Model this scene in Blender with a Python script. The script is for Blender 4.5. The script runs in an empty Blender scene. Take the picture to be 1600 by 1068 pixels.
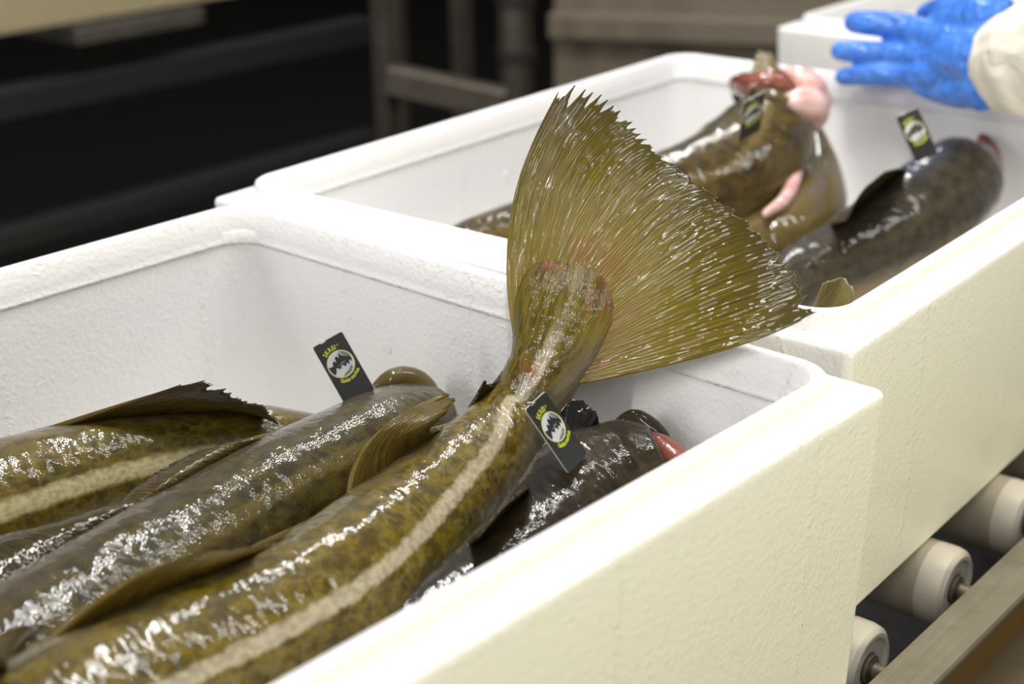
import bpy, bmesh, math, random
from mathutils import Vector, Matrix, noise

random.seed(7)
C = bpy.context.scene.collection
sc = bpy.context.scene

# ------------------------------------------------------------------ camera
cam_data = bpy.data.cameras.new('camera')
cam = bpy.data.objects.new('camera', cam_data)
C.objects.link(cam)
sc.camera = cam
cam_data.sensor_width = 36.0
cam_data.lens = 54.08
cam_data.clip_start = 0.02
cam_data.clip_end = 60
_r = Vector((0.74407, 0.66798, -0.01303)); _u = Vector((-0.23583, 0.28084, 0.93033)); _f = Vector((-0.6251, 0.68916, -0.3665))
cam.matrix_world = Matrix(((_r.x, _u.x, -_f.x, 0.69905), (_r.y, _u.y, -_f.y, -0.77871), (_r.z, _u.z, -_f.z, 0.36496), (0, 0, 0, 1)))
cam_data.dof.use_dof = True
cam_data.dof.focus_distance = 1.0
cam_data.dof.aperture_fstop = 5.0

# ------------------------------------------------------------------ world and lamps
w = bpy.data.worlds.new('hall_ambient'); sc.world = w; w.use_nodes = True
w.node_tree.nodes['Background'].inputs[0].default_value = (0.9, 0.92, 1.0, 1)
w.node_tree.nodes['Background'].inputs[1].default_value = 0.27

def area(name, loc, target, sx, sy, power, col):
    d = bpy.data.lights.new(name, 'AREA'); d.shape = 'RECTANGLE'; d.size = sx; d.size_y = sy
    d.energy = power; d.color = col
    o = bpy.data.objects.new(name, d); C.objects.link(o)
    o.location = loc
    o.rotation_euler = (Vector(target) - Vector(loc)).to_track_quat('-Z', 'Y').to_euler()
    return o
# fluorescent strips hanging over the line, except the low one behind the camera
area('strip_light', (-0.30, 0.25, 1.75), (-0.05, 0.1, 0), 0.05, 1.4, 30, (1.0, 0.98, 0.96))
area('strip_light', (0.55, 0.7, 1.9), (0.05, 0.1, 0), 0.05, 1.4, 15, (1.0, 0.97, 0.94))
area('strip_light', (-1.1, 1.9, 1.9), (-0.1, 0.3, 0), 0.05, 1.5, 24, (1.0, 0.98, 0.96))
area('strip_light', (-1.02585, -1.70793, 0.54426), (0.1, -0.05, 0.06), 0.05, 1.3, 15, (1.0, 0.98, 0.95))  # added low behind the camera, set to mirror glints off the tail fin
area('strip_light', (1.3, -1.3, 1.7), (0.1, 0.0, 0.0), 0.05, 1.4, 14, (1.0, 0.97, 0.93))
# warm fill added low on the right to yellow the outer box faces
area('warm_side_fill', (2.3, -0.1, -0.05), (0.3, 0.1, -0.12), 0.9, 0.5, 24, (1.0, 0.92, 0.54))

vs = sc.view_settings
vs.view_transform = 'Standard'; vs.look = 'None'; vs.gamma = 1.0; vs.exposure = 0.0
vs.use_curve_mapping = False

# ------------------------------------------------------------------ materials
def S(r, g, b):
    def f(c):
        c /= 255.0
        return c / 12.92 if c <= 0.04045 else ((c + 0.055) / 1.055) ** 2.4
    return (f(r), f(g), f(b), 1)

class NT:
    def __init__(self, name):
        self.m = bpy.data.materials.new(name); self.m.use_nodes = True
        self.t = self.m.node_tree; self.n = self.t.nodes; self.l = self.t.links
        self.b = self.n['Principled BSDF']
    def new(self, typ, **kw):
        n = self.n.new(typ)
        for k, v in kw.items(): setattr(n, k, v)
        return n
    def put(self, sock, v):
        if hasattr(v, 'is_output') or isinstance(v, bpy.types.NodeSocket): self.l.new(v, sock)
        else: sock.default_value = v
    def set(self, **kw):
        for k, v in kw.items(): self.put(self.b.inputs[k.replace('_', ' ')], v)
    def uv(self, sx=1, sy=1, sz=1):
        c = self.new('ShaderNodeTexCoord'); mp = self.new('ShaderNodeMapping')
        self.l.new(c.outputs['UV'], mp.inputs[0]); mp.inputs[3].default_value = (sx, sy, sz)
        return mp.outputs[0]
    def obj(self, sx=1, sy=1, sz=1):
        c = self.new('ShaderNodeTexCoord'); mp = self.new('ShaderNodeMapping')
        self.l.new(c.outputs['Object'], mp.inputs[0]); mp.inputs[3].default_value = (sx, sy, sz)
        return mp.outputs[0]
    def noise(self, vec, scale, detail=2, rough=.5, dist=0):
        n = self.new('ShaderNodeTexNoise'); self.l.new(vec, n.inputs['Vector'])
        n.inputs['Scale'].default_value = scale; n.inputs['Detail'].default_value = detail
        n.inputs['Roughness'].default_value = rough; n.inputs['Distortion'].default_value = dist
        return n.outputs['Fac']
    def voro(self, vec, scale, feature='F1', rnd=1.0):
        n = self.new('ShaderNodeTexVoronoi'); n.feature = feature; self.l.new(vec, n.inputs['Vector'])
        n.inputs['Scale'].default_value = scale; n.inputs['Randomness'].default_value = rnd
        return n.outputs['Distance']
    def ss(self, v, a, b, o0=0.0, o1=1.0):
        n = self.new('ShaderNodeMapRange'); n.interpolation_type = 'SMOOTHSTEP'; n.clamp = True
        self.put(n.inputs[0], v)
        n.inputs[1].default_value = a; n.inputs[2].default_value = b
        n.inputs[3].default_value = o0; n.inputs[4].default_value = o1
        return n.outputs[0]
    def mth(self, op, a, b=0.0):
        n = self.new('ShaderNodeMath'); n.operation = op; self.put(n.inputs[0], a); self.put(n.inputs[1], b)
        return n.outputs[0]
    def mix(self, fac, a, b):
        n = self.new('ShaderNodeMix'); n.data_type = 'RGBA'
        self.put(n.inputs[0], fac); self.put(n.inputs[6], a); self.put(n.inputs[7], b)
        return n.outputs[2]
    def attr(self, name):
        n = self.new('ShaderNodeAttribute'); n.attribute_name = name
        return n.outputs['Fac']
    def bump(self, h, dist, strength=1.0, prev=None):
        n = self.new('ShaderNodeBump'); self.put(n.inputs['Height'], h)
        n.inputs['Distance'].default_value = dist; n.inputs['Strength'].default_value = strength
        if prev is not None: self.l.new(prev, n.inputs['Normal'])
        return n.outputs[0]

def simple(name, col, rough=.5, metal=0.0, spec=.5, bump=None):
    k = NT(name); v = k.obj()
    f = k.noise(v, 40, 3)
    c2 = tuple(x * .82 for x in col[:3]) + (1,)
    k.set(Base_Color=k.mix(f, col, c2), Roughness=rough, Metallic=metal)
    k.b.inputs['Specular IOR Level'].default_value = spec
    if bump: k.set(Normal=k.bump(k.noise(v, bump[0], 3), bump[1]))
    return k.m

def eps_mat():
    k = NT('expanded_polystyrene'); v = k.obj()
    cells = k.voro(v, 260)
    grime = k.ss(k.noise(v, 9, 4, .6), .60, .78)
    spots = k.ss(k.noise(v, 55, 2), .73, .80)
    sep = k.new('ShaderNodeSeparateXYZ'); k.l.new(v, sep.inputs[0])
    col = k.mix(k.mth('MULTIPLY', grime, .35), S(247, 246, 244), S(234, 214, 202))
    col = k.mix(k.mth('MULTIPLY', spots, .22), col, S(228, 170, 150))
    k.set(Base_Color=col, Roughness=.42)
    k.b.inputs['Specular IOR Level'].default_value = .35
    lumps = k.ss(k.noise(v, 160, 3, .7), .55, .75)
    n = k.bump(cells, .0007, .5)
    sep = k.new('ShaderNodeSeparateXYZ'); k.l.new(v, sep.inputs[0])
    lx = k.mth('PINGPONG', k.mth('ADD', sep.outputs[0], .41), .066); ly = k.mth('PINGPONG', k.mth('ADD', sep.outputs[1], .43), .09)
    seam = k.mth('MAXIMUM', k.ss(lx, .001, .005, 1, 0), k.ss(ly, .001, .005, 1, 0))
    n = k.bump(k.mth('MULTIPLY', seam, k.ss(k.noise(v, 110, 3, .7), .42, .7)), .0015, .5, n)
    n = k.bump(lumps, .0007, .6, n)
    n = k.bump(k.noise(v, 18, 3), .002, .35, n)
    k.set(Normal=n)
    return k.m

def skin_mat(name, base, dark, pale, line, back, belly, line_w=.0045, gloss=.34, scale_amt=.5, rib=.0, line_amt=1.0):
    k = NT(name)
    uv = k.uv(); ob = k.obj()
    m1 = k.ss(k.noise(uv, 75, 5, .65), .38, .62)
    m2 = k.noise(uv, 320, 3, .6)
    big = k.ss(k.noise(uv, 14, 3), .35, .7)
    warp = k.new('ShaderNodeVectorMath'); warp.operation = 'ADD'
    nz = k.new('ShaderNodeTexNoise'); nz.inputs['Scale'].default_value = 60; k.l.new(uv, nz.inputs['Vector'])
    scl = k.new('ShaderNodeVectorMath'); scl.operation = 'SCALE'; k.l.new(nz.outputs['Color'], scl.inputs[0]); scl.inputs['Scale'].default_value = .014
    k.l.new(uv, warp.inputs[0]); k.l.new(scl.outputs[0], warp.inputs[1])
    net = k.ss(k.voro(warp.outputs[0], 62, 'DISTANCE_TO_EDGE'), .0, .16, 1, 0)
    col = k.mix(m1, base, dark)
    col = k.mix(k.mth('MULTIPLY', k.ss(m2, .35, .7), .55), col, dark)
    col = k.mix(k.mth('MULTIPLY', k.mth('MULTIPLY', net, .24), k.ss(k.noise(uv, 25, 2), .35, .6)), col, pale)
    dors = k.attr('dors')
    wob = k.mth('ADD', dors, k.mth('MULTIPLY', k.mth('SUBTRACT', k.noise(uv, 30, 3), .5), .5))
    col = k.mix(k.mth('MULTIPLY', k.ss(wob, .55, .95), .8), col, back)
    col = k.mix(k.ss(wob, -.45, -.95), col, belly)
    lat = k.mth('ADD', k.attr('lat'), k.mth('MULTIPLY', k.mth('SUBTRACT', k.noise(uv, 110, 4, .65), .5), .006))
    lf = k.ss(lat, line_w * .55, line_w * 1.3, line_amt, 0)
    linec = k.mix(k.ss(k.noise(uv, 200, 3), .4, .65), line, tuple(x * .72 for x in line[:3]) + (1,))
    col = k.mix(lf, col, linec)
    tf = k.attr('tail')
    tcol = k.mix(k.ss(k.noise(k.uv(.5, 4), 70, 3), .38, .62), S(122, 108, 26), S(80, 70, 12))
    col = k.mix(k.mth('MULTIPLY', tf, .85), col, tcol)
    col = k.mix(k.mth('MULTIPLY', k.attr('red'), k.ss(k.noise(uv, 70, 4, .6), .40, .66)), col, S(140, 66, 46))
    k.set(Base_Color=col, Roughness=k.ss(m2, .2, .8, gloss, gloss + .16))
    k.b.inputs['Specular IOR Level'].default_value = .12
    k.put(k.b.inputs['Coat Weight'], k.ss(tf, 0, 1, 1, .45))
    k.b.inputs['Coat Roughness'].default_value = .03
    k.b.inputs['Coat IOR'].default_value = 1.36
    scales = k.voro(k.uv(1, 1.25), 560)
    n = k.bump(k.noise(uv, 26, 2, .5), .006, .35)
    slime = k.noise(k.uv(1.4, .8), 120, 0, .5)
    n = k.bump(k.mth('MULTIPLY', slime, k.ss(tf, 0, 1, 1, .25)), .0015, .4, n)
    fine = k.noise(k.uv(1.6, .8), 330, 2, .5)
    n = k.bump(fine, .00022, .4, n)
    if rib:
        rb = k.noise(k.uv(2.2, .35), 30, 2, .5, .6)
        n = k.bump(rb, .004 * rib, .4, n)
    n = k.bump(scales, .00012, scale_amt, n)
    k.set(Normal=n)
    k.put(k.b.inputs['Coat Normal'], n)
    return k.m

def fin_mat(name, base, dark, edge, translucent=.25, red=0.0, ray_scale=1.0):
    k = NT(name)
    uv = k.uv()
    sep = k.new('ShaderNodeSeparateXYZ'); k.l.new(uv, sep.inputs[0])
    v = sep.outputs[1]
    st = k.noise(k.uv(1.0 * ray_scale, .35), 3.2, 4, .6)
    st2 = k.noise(k.uv(2.2 * ray_scale, .5), 5.0, 3, .6)
    col = k.mix(k.ss(st, .36, .62), base, dark)
    col = k.mix(k.mth('MULTIPLY', k.ss(st2, .45, .7), .5), col, dark)
    col = k.mix(k.mth('MULTIPLY', k.ss(v, .55, 1.02), .8), col, edge)
    if red:
        rf = k.mth('MULTIPLY', k.ss(v, .0, .12), k.ss(v, .36, .18))
        rf = k.mth('MULTIPLY', rf, k.ss(k.noise(k.uv(.12, 3.0), 2.2, 3), .44, .62))
        col = k.mix(k.mth('MULTIPLY', rf, red), col, S(150, 70, 50))
        yf = k.mth('MULTIPLY', k.ss(v, .05, .2), k.ss(v, .62, .3))
        col = k.mix(k.mth('MULTIPLY', yf, .45), col, S(164, 144, 56))
    k.set(Base_Color=col, Roughness=.36)
    k.b.inputs['Specular IOR Level'].default_value = .1
    k.b.inputs['Coat Weight'].default_value = 1.0; k.b.inputs['Coat Roughness'].default_value = .04; k.b.inputs['Coat IOR'].default_value = 1.42
    k.b.inputs['Transmission Weight'].default_value = 0
    ob = k.obj()
    n = k.bump(k.noise(ob, 42, 2, .5), .004, .5)
    n = k.bump(k.noise(k.uv(1.1 * ray_scale, 13), 1.0, 0, .5), .0011, .5, n)
    n = k.bump(k.noise(ob, 300, 1, .5), .00015, .5, n)
    k.set(Normal=n); k.put(k.b.inputs['Coat Normal'], n)
    # thin wet membrane lets some light through
    tr = k.new('ShaderNodeBsdfTranslucent'); k.put(tr.inputs[0], col)
    ms = k.new('ShaderNodeMixShader'); ms.inputs[0].default_value = translucent
    out = [x for x in k.n if x.type == 'OUTPUT_MATERIAL'][0]
    k.l.new(k.b.outputs[0], ms.inputs[1]); k.l.new(tr.outputs[0], ms.inputs[2]); k.l.new(ms.outputs[0], out.inputs[0])
    return k.m

def flesh_mat(name, c1, c2):
    k = NT(name); v = k.obj()
    k.set(Base_Color=k.mix(k.ss(k.noise(v, 45, 4, .6), .35, .65), c1, c2), Roughness=.22)
    k.b.inputs['Coat Weight'].default_value = .6; k.b.inputs['Coat Roughness'].default_value = .08
    k.b.inputs['Subsurface Weight'].default_value = .25
    k.b.inputs['Subsurface Radius'].default_value = (.012, .005, .004)
    n = k.bump(k.noise(v, 90, 3), .003, .6); k.set(Normal=n)
    return k.m

def steel_mat(name, col, rough=.38, brush=(1, .02, 1)):
    k = NT(name); v = k.obj(*brush)
    f = k.noise(v, 260, 3, .6); g = k.noise(k.obj(), 14, 4, .6)
    c2 = tuple(x * .7 for x in col[:3]) + (1,)
    c = k.mix(k.ss(g, .35, .7), col, c2)
    k.set(Base_Color=c, Metallic=.85, Roughness=k.ss(f, .2, .8, rough - .08, rough + .12))
    k.set(Normal=k.bump(f, .0004, .4, k.bump(g, .003, .25)))
    return k.m

M = {}
M['eps'] = eps_mat()
M['skin_olive'] = skin_mat('cod_skin_olive', S(116, 98, 20), S(70, 57, 8), S(142, 130, 90), S(178, 166, 136), S(92, 84, 62), S(128, 116, 92), rib=1.0)
M['skin_brown'] = skin_mat('cod_skin_brown', S(78, 66, 18), S(46, 38, 8), S(90, 80, 42), S(112, 98, 52), S(78, 70, 58), S(120, 110, 84), scale_amt=.9, line_amt=.45)
M['skin_pale'] = skin_mat('cod_skin_pale_line', S(106, 90, 20), S(66, 56, 10), S(140, 126, 78), S(186, 174, 128), S(94, 82, 60), S(150, 140, 90), line_w=.006)
M['skin_dark'] = skin_mat('cod_skin_dark', S(58, 46, 20), S(34, 26, 10), S(66, 54, 30), S(80, 68, 44), S(44, 40, 34), S(84, 74, 52), line_amt=.35)
M['skin_grey'] = skin_mat('cod_skin_grey', S(66, 58, 38), S(38, 32, 20), S(76, 68, 48), S(90, 80, 56), S(54, 50, 48), S(120, 98, 50), line_amt=.3)
M['skin_back'] = skin_mat('cod_skin_deep_olive', S(88, 70, 22), S(54, 42, 12), S(96, 82, 44), S(128, 110, 60), S(66, 60, 52), S(100, 88, 50), line_amt=.5)
M['fin_tail'] = fin_mat('tail_fin_membrane', S(146, 126, 26), S(98, 84, 12), S(82, 72, 34), .2, .7)
M['fin_olive'] = fin_mat('olive_fin_membrane', S(146, 124, 50), S(98, 80, 28), S(132, 116, 62), .42)
M['fin_dark'] = fin_mat('dark_fin_membrane', S(84, 70, 26), S(46, 38, 12), S(50, 42, 20), .25)
M['fin_brown'] = fin_mat('brown_fin_membrane', S(116, 96, 40), S(66, 52, 20), S(56, 46, 24), .35)
M['fin_black'] = fin_mat('black_fin_membrane', S(30, 26, 18), S(16, 14, 10), S(18, 16, 12), .05)
M['fin_pale'] = fin_mat('pale_fin_membrane', S(150, 138, 88), S(124, 110, 62), S(148, 138, 90), .3)
M['flesh'] = flesh_mat('pink_flesh', S(234, 196, 190), S(222, 164, 152))
M['blood'] = flesh_mat('cut_flesh', S(150, 84, 66), S(96, 50, 36))
M['tag_black'] = simple('tag_plastic_black', S(40, 40, 38), .38)
M['tag_white'] = simple('tag_plastic_white', S(220, 220, 214), .4)
M['emblem'] = simple('tag_print_white', S(206, 208, 204), .45)
M['emblem_grey'] = simple('tag_print_grey', S(120, 122, 120), .45)
M['print_black'] = simple('tag_print_black', S(34, 35, 34), .45)
M['print_lime'] = simple('tag_print_lime', S(206, 212, 62), .45)
M['steel'] = steel_mat('brushed_steel', S(176, 168, 152), .36)
M['steel_dark'] = steel_mat('dull_steel', S(120, 112, 100), .5)
M['beam'] = simple('stained_steel_beam', S(116, 102, 78), .45, bump=(30, .002))
M['web'] = simple('shade_brown_metal', S(84, 64, 32), .45, bump=(40, .002))  # shade inside the rail channel put into a dark brown base colour
M['roller'] = simple('roller_plastic', S(188, 178, 158), .42, bump=(200, .0004))
M['roller_cap'] = simple('roller_cap_plastic', S(228, 220, 204), .35)
M['dark_metal'] = simple('dark_painted_metal', S(46, 45, 42), .55)
M['grey_panel'] = simple('grey_painted_panel', S(150, 138, 118), .5)
M['cream_panel'] = simple('cream_panel', S(206, 190, 146), .5)
M['floor'] = simple('wet_dark_floor', S(40, 37, 33), .35, bump=(30, .003))
M['wall'] = simple('dark_wall', S(40, 39, 37), .7)
def glove_mat():
    k = NT('blue_nitrile'); v = k.obj()
    k.set(Base_Color=k.mix(k.noise(v, 30, 2), S(86, 148, 240), S(62, 122, 222)), Roughness=.22)
    k.b.inputs['Subsurface Weight'].default_value = .08
    n = k.bump(k.noise(k.obj(1, 1.6, .8), 42, 2, .5, 1.0), .016, .8); k.set(Normal=n)
    return k.m
M['glove'] = glove_mat()
def cloth_mat():
    k = NT('white_coat_cloth'); v = k.obj()
    k.set(Base_Color=S(236, 230, 212), Roughness=.8)
    n = k.bump(k.noise(v, 22, 3, .5, .8), .02, .6); k.set(Normal=n)
    return k.m
M['cloth'] = cloth_mat()

# ------------------------------------------------------------------ helpers
def link(name, me, mat=None, parent=None, smooth=True):
    o = bpy.data.objects.new(name, me); C.objects.link(o)
    if mat: me.materials.append(mat)
    if smooth: me.polygons.foreach_set('use_smooth', [True] * len(me.polygons))
    if parent: o.parent = parent
    return o

def empty(name, loc=(0, 0, 0), rotz=0):
    o = bpy.data.objects.new(name, None); C.objects.link(o); o.empty_display_size = .05
    o.location = loc; o.rotation_euler = (0, 0, rotz); return o

def tag(o, label=None, cat=None, group=None, kind=None):
    if label: o['label'] = label
    if cat: o['category'] = cat
    if group: o['group'] = group
    if kind: o['kind'] = kind
    return o

def mesh(name, vs_, fs, mat=None, parent=None, smooth=True):
    me = bpy.data.meshes.new(name); me.from_pydata([tuple(v) for v in vs_], [], fs); me.update()
    return link(name, me, mat, parent, smooth)

def from_bm(name, bm, mat=None, parent=None, smooth=False):
    bmesh.ops.recalc_face_normals(bm, faces=bm.faces)
    me = bpy.data.meshes.new(name); bm.to_mesh(me); bm.free()
    return link(name, me, mat, parent, smooth)

def bevel_box(name, lo, hi, bev, mat, parent=None, segs=2):
    bm = bmesh.new()
    bmesh.ops.create_cube(bm, size=1)
    for v in bm.verts:
        for i in range(3): v.co[i] = lo[i] + (v.co[i] + .5) * (hi[i] - lo[i])
    if bev: bmesh.ops.bevel(bm, geom=list(bm.edges), offset=bev, segments=segs, affect='EDGES', profile=.5)
    return from_bm(name, bm, mat, parent)

def catmull(P, n):
    """n samples through the points P (any dimension, as tuples)"""
    P = [tuple(p) for p in P]; m = len(P) - 1; out = []
    for i in range(n):
        t = i / (n - 1) * m; k = min(int(t), m - 1); f = t - k
        p1, p2 = P[k], P[k + 1]
        p0 = P[k - 1] if k > 0 else tuple(2 * a - b for a, b in zip(p1, p2))
        p3 = P[k + 2] if k + 2 <= m else tuple(2 * b - a for a, b in zip(p1, p2))
        out.append(tuple(.5 * (2 * b + (c - a) * f + (2 * a - 5 * b + 4 * c - d) * f * f + (3 * b - a - 3 * c + d) * f ** 3)
                         for a, b, c, d in zip(p0, p1, p2, p3)))
    return out

def resample(P, n):
    """n points at even arc length along a smooth curve through P"""
    Q = [Vector(p) for p in catmull(P, max(60, 14 * len(P)))]
    L = [0]
    for a, b in zip(Q, Q[1:]): L.append(L[-1] + (b - a).length)
    out = []; j = 0
    for i in range(n):
        s = L[-1] * i / (n - 1)
        while j < len(L) - 2 and L[j + 1] < s: j += 1
        f = (s - L[j]) / max(1e-9, L[j + 1] - L[j]); out.append(Q[j].lerp(Q[j + 1], f))
    return out

def fish_body(name, mat, spine, hw, dors, parent, n=150, m=56, llang=88, seed=0, amp=.035, red=None, tail=(2, 3)):
    """spine points, (half height, half width) per point, dorsal direction per point; the last ring is the tail end or neck"""
    rows = catmull([tuple(p) + tuple(h) + tuple(d) for p, h, d in zip(spine, hw, dors)], n)
    P = [Vector(r[:3]) for r in rows]
    vs_, uvs, lat, dv, rd, tl = [], [], [], [], [], []
    s = 0
    for i in range(n):
        T = (P[min(i + 1, n - 1)] - P[max(i - 1, 0)]).normalized()
        D = Vector(rows[i][5:8]); D = (D - T * D.dot(T)).normalized(); N = T.cross(D)
        h, wd = max(rows[i][3], .0006), max(rows[i][4], .0006)
        if i: s += (P[i] - P[i - 1]).length
        for j in range(m + 1):
            th = 2 * math.pi * j / m; c, sn = math.cos(th), math.sin(th)
            cc = math.copysign(abs(c) ** .92, c); ww = wd * (1 - .10 * c - .06 * (1 if c > .8 else 0))
            q = P[i] + D * (h * cc) + N * (ww * sn)
            k = 1 + amp * noise.noise(q * 22 + Vector((seed, 0, 0))) + amp * .45 * noise.noise(q * 60 + Vector((0, seed, 0)))
            q = P[i] + (q - P[i]) * k
            r = (h + wd) * .5
            if j < m: vs_.append(q); dv.append(c)
            a = th if th <= math.pi else 2 * math.pi - th
            if j < m:
                lat.append(abs(c - math.cos(math.radians(llang))) * h)
                rr = 0
                if red:
                    for cx, rad in red: rr = max(rr, 1 - (q - Vector(cx)).length / rad)
                rd.append(max(0, rr)); x = min(1, max(0, (i / (n - 1) - tail[0]) / (tail[1] - tail[0]))); tl.append(x * x * (3 - 2 * x))
            uvs.append((s, (th - math.pi) * .055))
    fs, fuv = [], []
    for i in range(n - 1):
        for j in range(m):
            a, b = i * m + j, i * m + (j + 1) % m
            fs.append((a, b, b + m, a + m))
            g = i * (m + 1) + j; fuv += [uvs[g], uvs[g + 1], uvs[g + m + 2], uvs[g + m + 1]]
    for ring, rev in ((0, True), (n - 1, False)):
        ids = [ring * m + j for j in range(m)]
        if rev: ids.reverse()
        fs.append(tuple(ids)); fuv += [uvs[ring * (m + 1)]] * m
    me = bpy.data.meshes.new(name); me.from_pydata([tuple(v) for v in vs_], [], fs); me.update()
    ul = me.uv_layers.new(name='UVMap')
    ul.data.foreach_set('uv', [x for q in fuv for x in q])
    for nm, arr in (('lat', lat), ('dors', dv), ('red', rd), ('tail', tl)):
        at = me.attributes.new(nm, 'FLOAT', 'POINT'); at.data.foreach_set('value', arr)
    o = link(name, me, mat, parent)
    return o, rows

def fin(name, mat, base, tip, parent, mid=None, rays=26, jag=.12, ridge=.00028, thick=(.0022, .0005), wav=.003, nv=26, seed=1, per=6, tear=0.0):
    rnd = random.Random(seed)
    nu = rays * per + 1
    B, Tp = resample(base, nu), resample(tip, nu)
    Md = resample(mid, nu) if mid else None
    raylen = [1 - jag * rnd.random() ** 1.6 - (tear * rnd.random() if rnd.random() < .18 else 0) for _ in range(rays + 2)]
    G = []; U = []
    for i in range(nu):
        x = i / per; k = int(x); f = x - k
        ln = raylen[k] * (1 - f) + raylen[k + 1] * f
        ln -= jag * .30 * math.sin(math.pi * f) * (.4 + .6 * rnd.random())
        for j in range(nv):
            v = j / (nv - 1) * ln
            if Md: q = B[i] * ((1 - v) * (1 - 2 * v)) + Md[i] * (4 * v * (1 - v)) + Tp[i] * (v * (2 * v - 1))
            else: q = B[i].lerp(Tp[i], v)
            G.append(q); U.append((x, v))
    nrm = []
    for i in range(nu):
        for j in range(nv):
            a = G[min(i + 1, nu - 1) * nv + j] - G[max(i - 1, 0) * nv + j]
            b = G[i * nv + min(j + 1, nv - 1)] - G[i * nv + max(j - 1, 0)]
            nn = a.cross(b); nrm.append(nn.normalized() if nn.length > 1e-12 else Vector((0, 0, 1)))
    F, K = [], []
    for i in range(nu):
        for j in range(nv):
            g = i * nv + j; x, v = U[g]
            rg = ridge * (abs(math.cos(math.pi * x)) - .5) * (.5 + .5 * min(1, v * 3)) + ridge * .5 * math.cos(4 * math.pi * x) * v
            wv = wav * noise.noise(G[g] * 14 + Vector((seed, 0, 0))) * v
            t = thick[0] * (1 - v) + thick[1] * v
            if i in (0, nu - 1): t *= .35
            F.append(G[g] + nrm[g] * (wv + rg + t)); K.append(G[g] + nrm[g] * (wv - rg - t))
    vs_ = F + K; n0 = len(F); fs = []
    for i in range(nu - 1):
        for j in range(nv - 1):
            a = i * nv + j; b = a + nv
            fs.append((a, b, b + 1, a + 1)); fs.append((n0 + a, n0 + a + 1, n0 + b + 1, n0 + b))
    loop = [i * nv for i in range(nu)] + [(nu - 1) * nv + j for j in range(1, nv)] + [i * nv + nv - 1 for i in range(nu - 2, -1, -1)] + [j for j in range(nv - 2, 0, -1)]
    for a, b in zip(loop, loop[1:] + loop[:1]): fs.append((b, a, n0 + a, n0 + b))
    me = bpy.data.meshes.new(name); me.from_pydata([tuple(v) for v in vs_], [], fs); me.update()
    ul = me.uv_layers.new(name='UVMap'); UU = U + U
    lv = [0] * len(me.loops); me.loops.foreach_get('vertex_index', lv)
    ul.data.foreach_set('uv', [c for v in lv for c in UU[v]])
    return link(name, me, mat, parent)

def ridge(rows, t0, t1, k=.9, n=6):
    """points along a fish's back between two fractions of its length, just under the skin"""
    out = []
    for i in range(n):
        j = round((t0 + (t1 - t0) * i / (n - 1)) * (len(rows) - 1)); r = rows[j]
        p = Vector(r[:3]); T = (Vector(rows[min(j + 1, len(rows) - 1)][:3]) - Vector(rows[max(j - 1, 0)][:3])).normalized()
        D = Vector(r[5:8]); D = (D - T * D.dot(T)).normalized()
        out.append(tuple(p + D * (r[3] * k)))
    return out

def blob(name, mat, pts, parent, voxel=.003, smooth=6):
    """one continuous surface through tapered capsules: pts = chains of (x, y, z, radius)"""
    bm = bmesh.new()
    for ch in pts:
        Q = catmull(ch, 6 * (len(ch) - 1) + 1) if len(ch) > 2 else [tuple(a + (b - a) * t / 6 for a, b in zip(ch[0], ch[1])) for t in range(7)]
        for a, b in zip(Q, Q[1:]):
            pa, pb = Vector(a[:3]), Vector(b[:3]); d = pb - pa
            bmesh.ops.create_icosphere(bm, subdivisions=2, radius=a[3], matrix=Matrix.Translation(pa))
            if d.length > 1e-6:
                bmesh.ops.create_cone(bm, cap_ends=True, segments=14, radius1=a[3], radius2=b[3], depth=d.length,
                                      matrix=Matrix.Translation((pa + pb) / 2) @ d.to_track_quat('Z', 'Y').to_matrix().to_4x4())
        bmesh.ops.create_icosphere(bm, subdivisions=2, radius=Q[-1][3], matrix=Matrix.Translation(Vector(Q[-1][:3])))
    me = bpy.data.meshes.new(name); bm.to_mesh(me); bm.free()
    o = bpy.data.objects.new(name, me); C.objects.link(o)
    r = o.modifiers.new('remesh', 'REMESH'); r.mode = 'VOXEL'; r.voxel_size = voxel
    s = o.modifiers.new('smooth', 'SMOOTH'); s.iterations = smooth; s.factor = .5
    dg = bpy.context.evaluated_depsgraph_get(); dg.update()
    me2 = bpy.data.meshes.new_from_object(o.evaluated_get(dg)); me2.name = name
    bpy.data.objects.remove(o); bpy.data.meshes.remove(me)
    return link(name, me2, mat, parent)

def rr_ring(a, b, r, z, k=9):
    """rounded rectangle, half extents a (x) and b (y)"""
    out = []
    for cx, cy, s in ((1, 1, 0), (-1, 1, 90), (-1, -1, 180), (1, -1, 270)):
        for i in range(k):
            t = math.radians(s + 90 * i / (k - 1))
            out.append((cx * (a - r) + r * math.cos(t), cy * (b - r) + r * math.sin(t), z))
    return out

def loft(name, rings, mat, parent, cap0=False, cap1=False):
    n = len(rings[0]); vs_ = [v for r in rings for v in r]; fs = []
    for i in range(len(rings) - 1):
        for j in range(n):
            a, b = i * n + j, i * n + (j + 1) % n
            fs.append((a, b, b + n, a + n))
    if cap0: fs.append(tuple(reversed(range(n))))
    if cap1: fs.append(tuple((len(rings) - 1) * n + j for j in range(n)))
    return mesh(name, vs_, fs, mat, parent)

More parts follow.
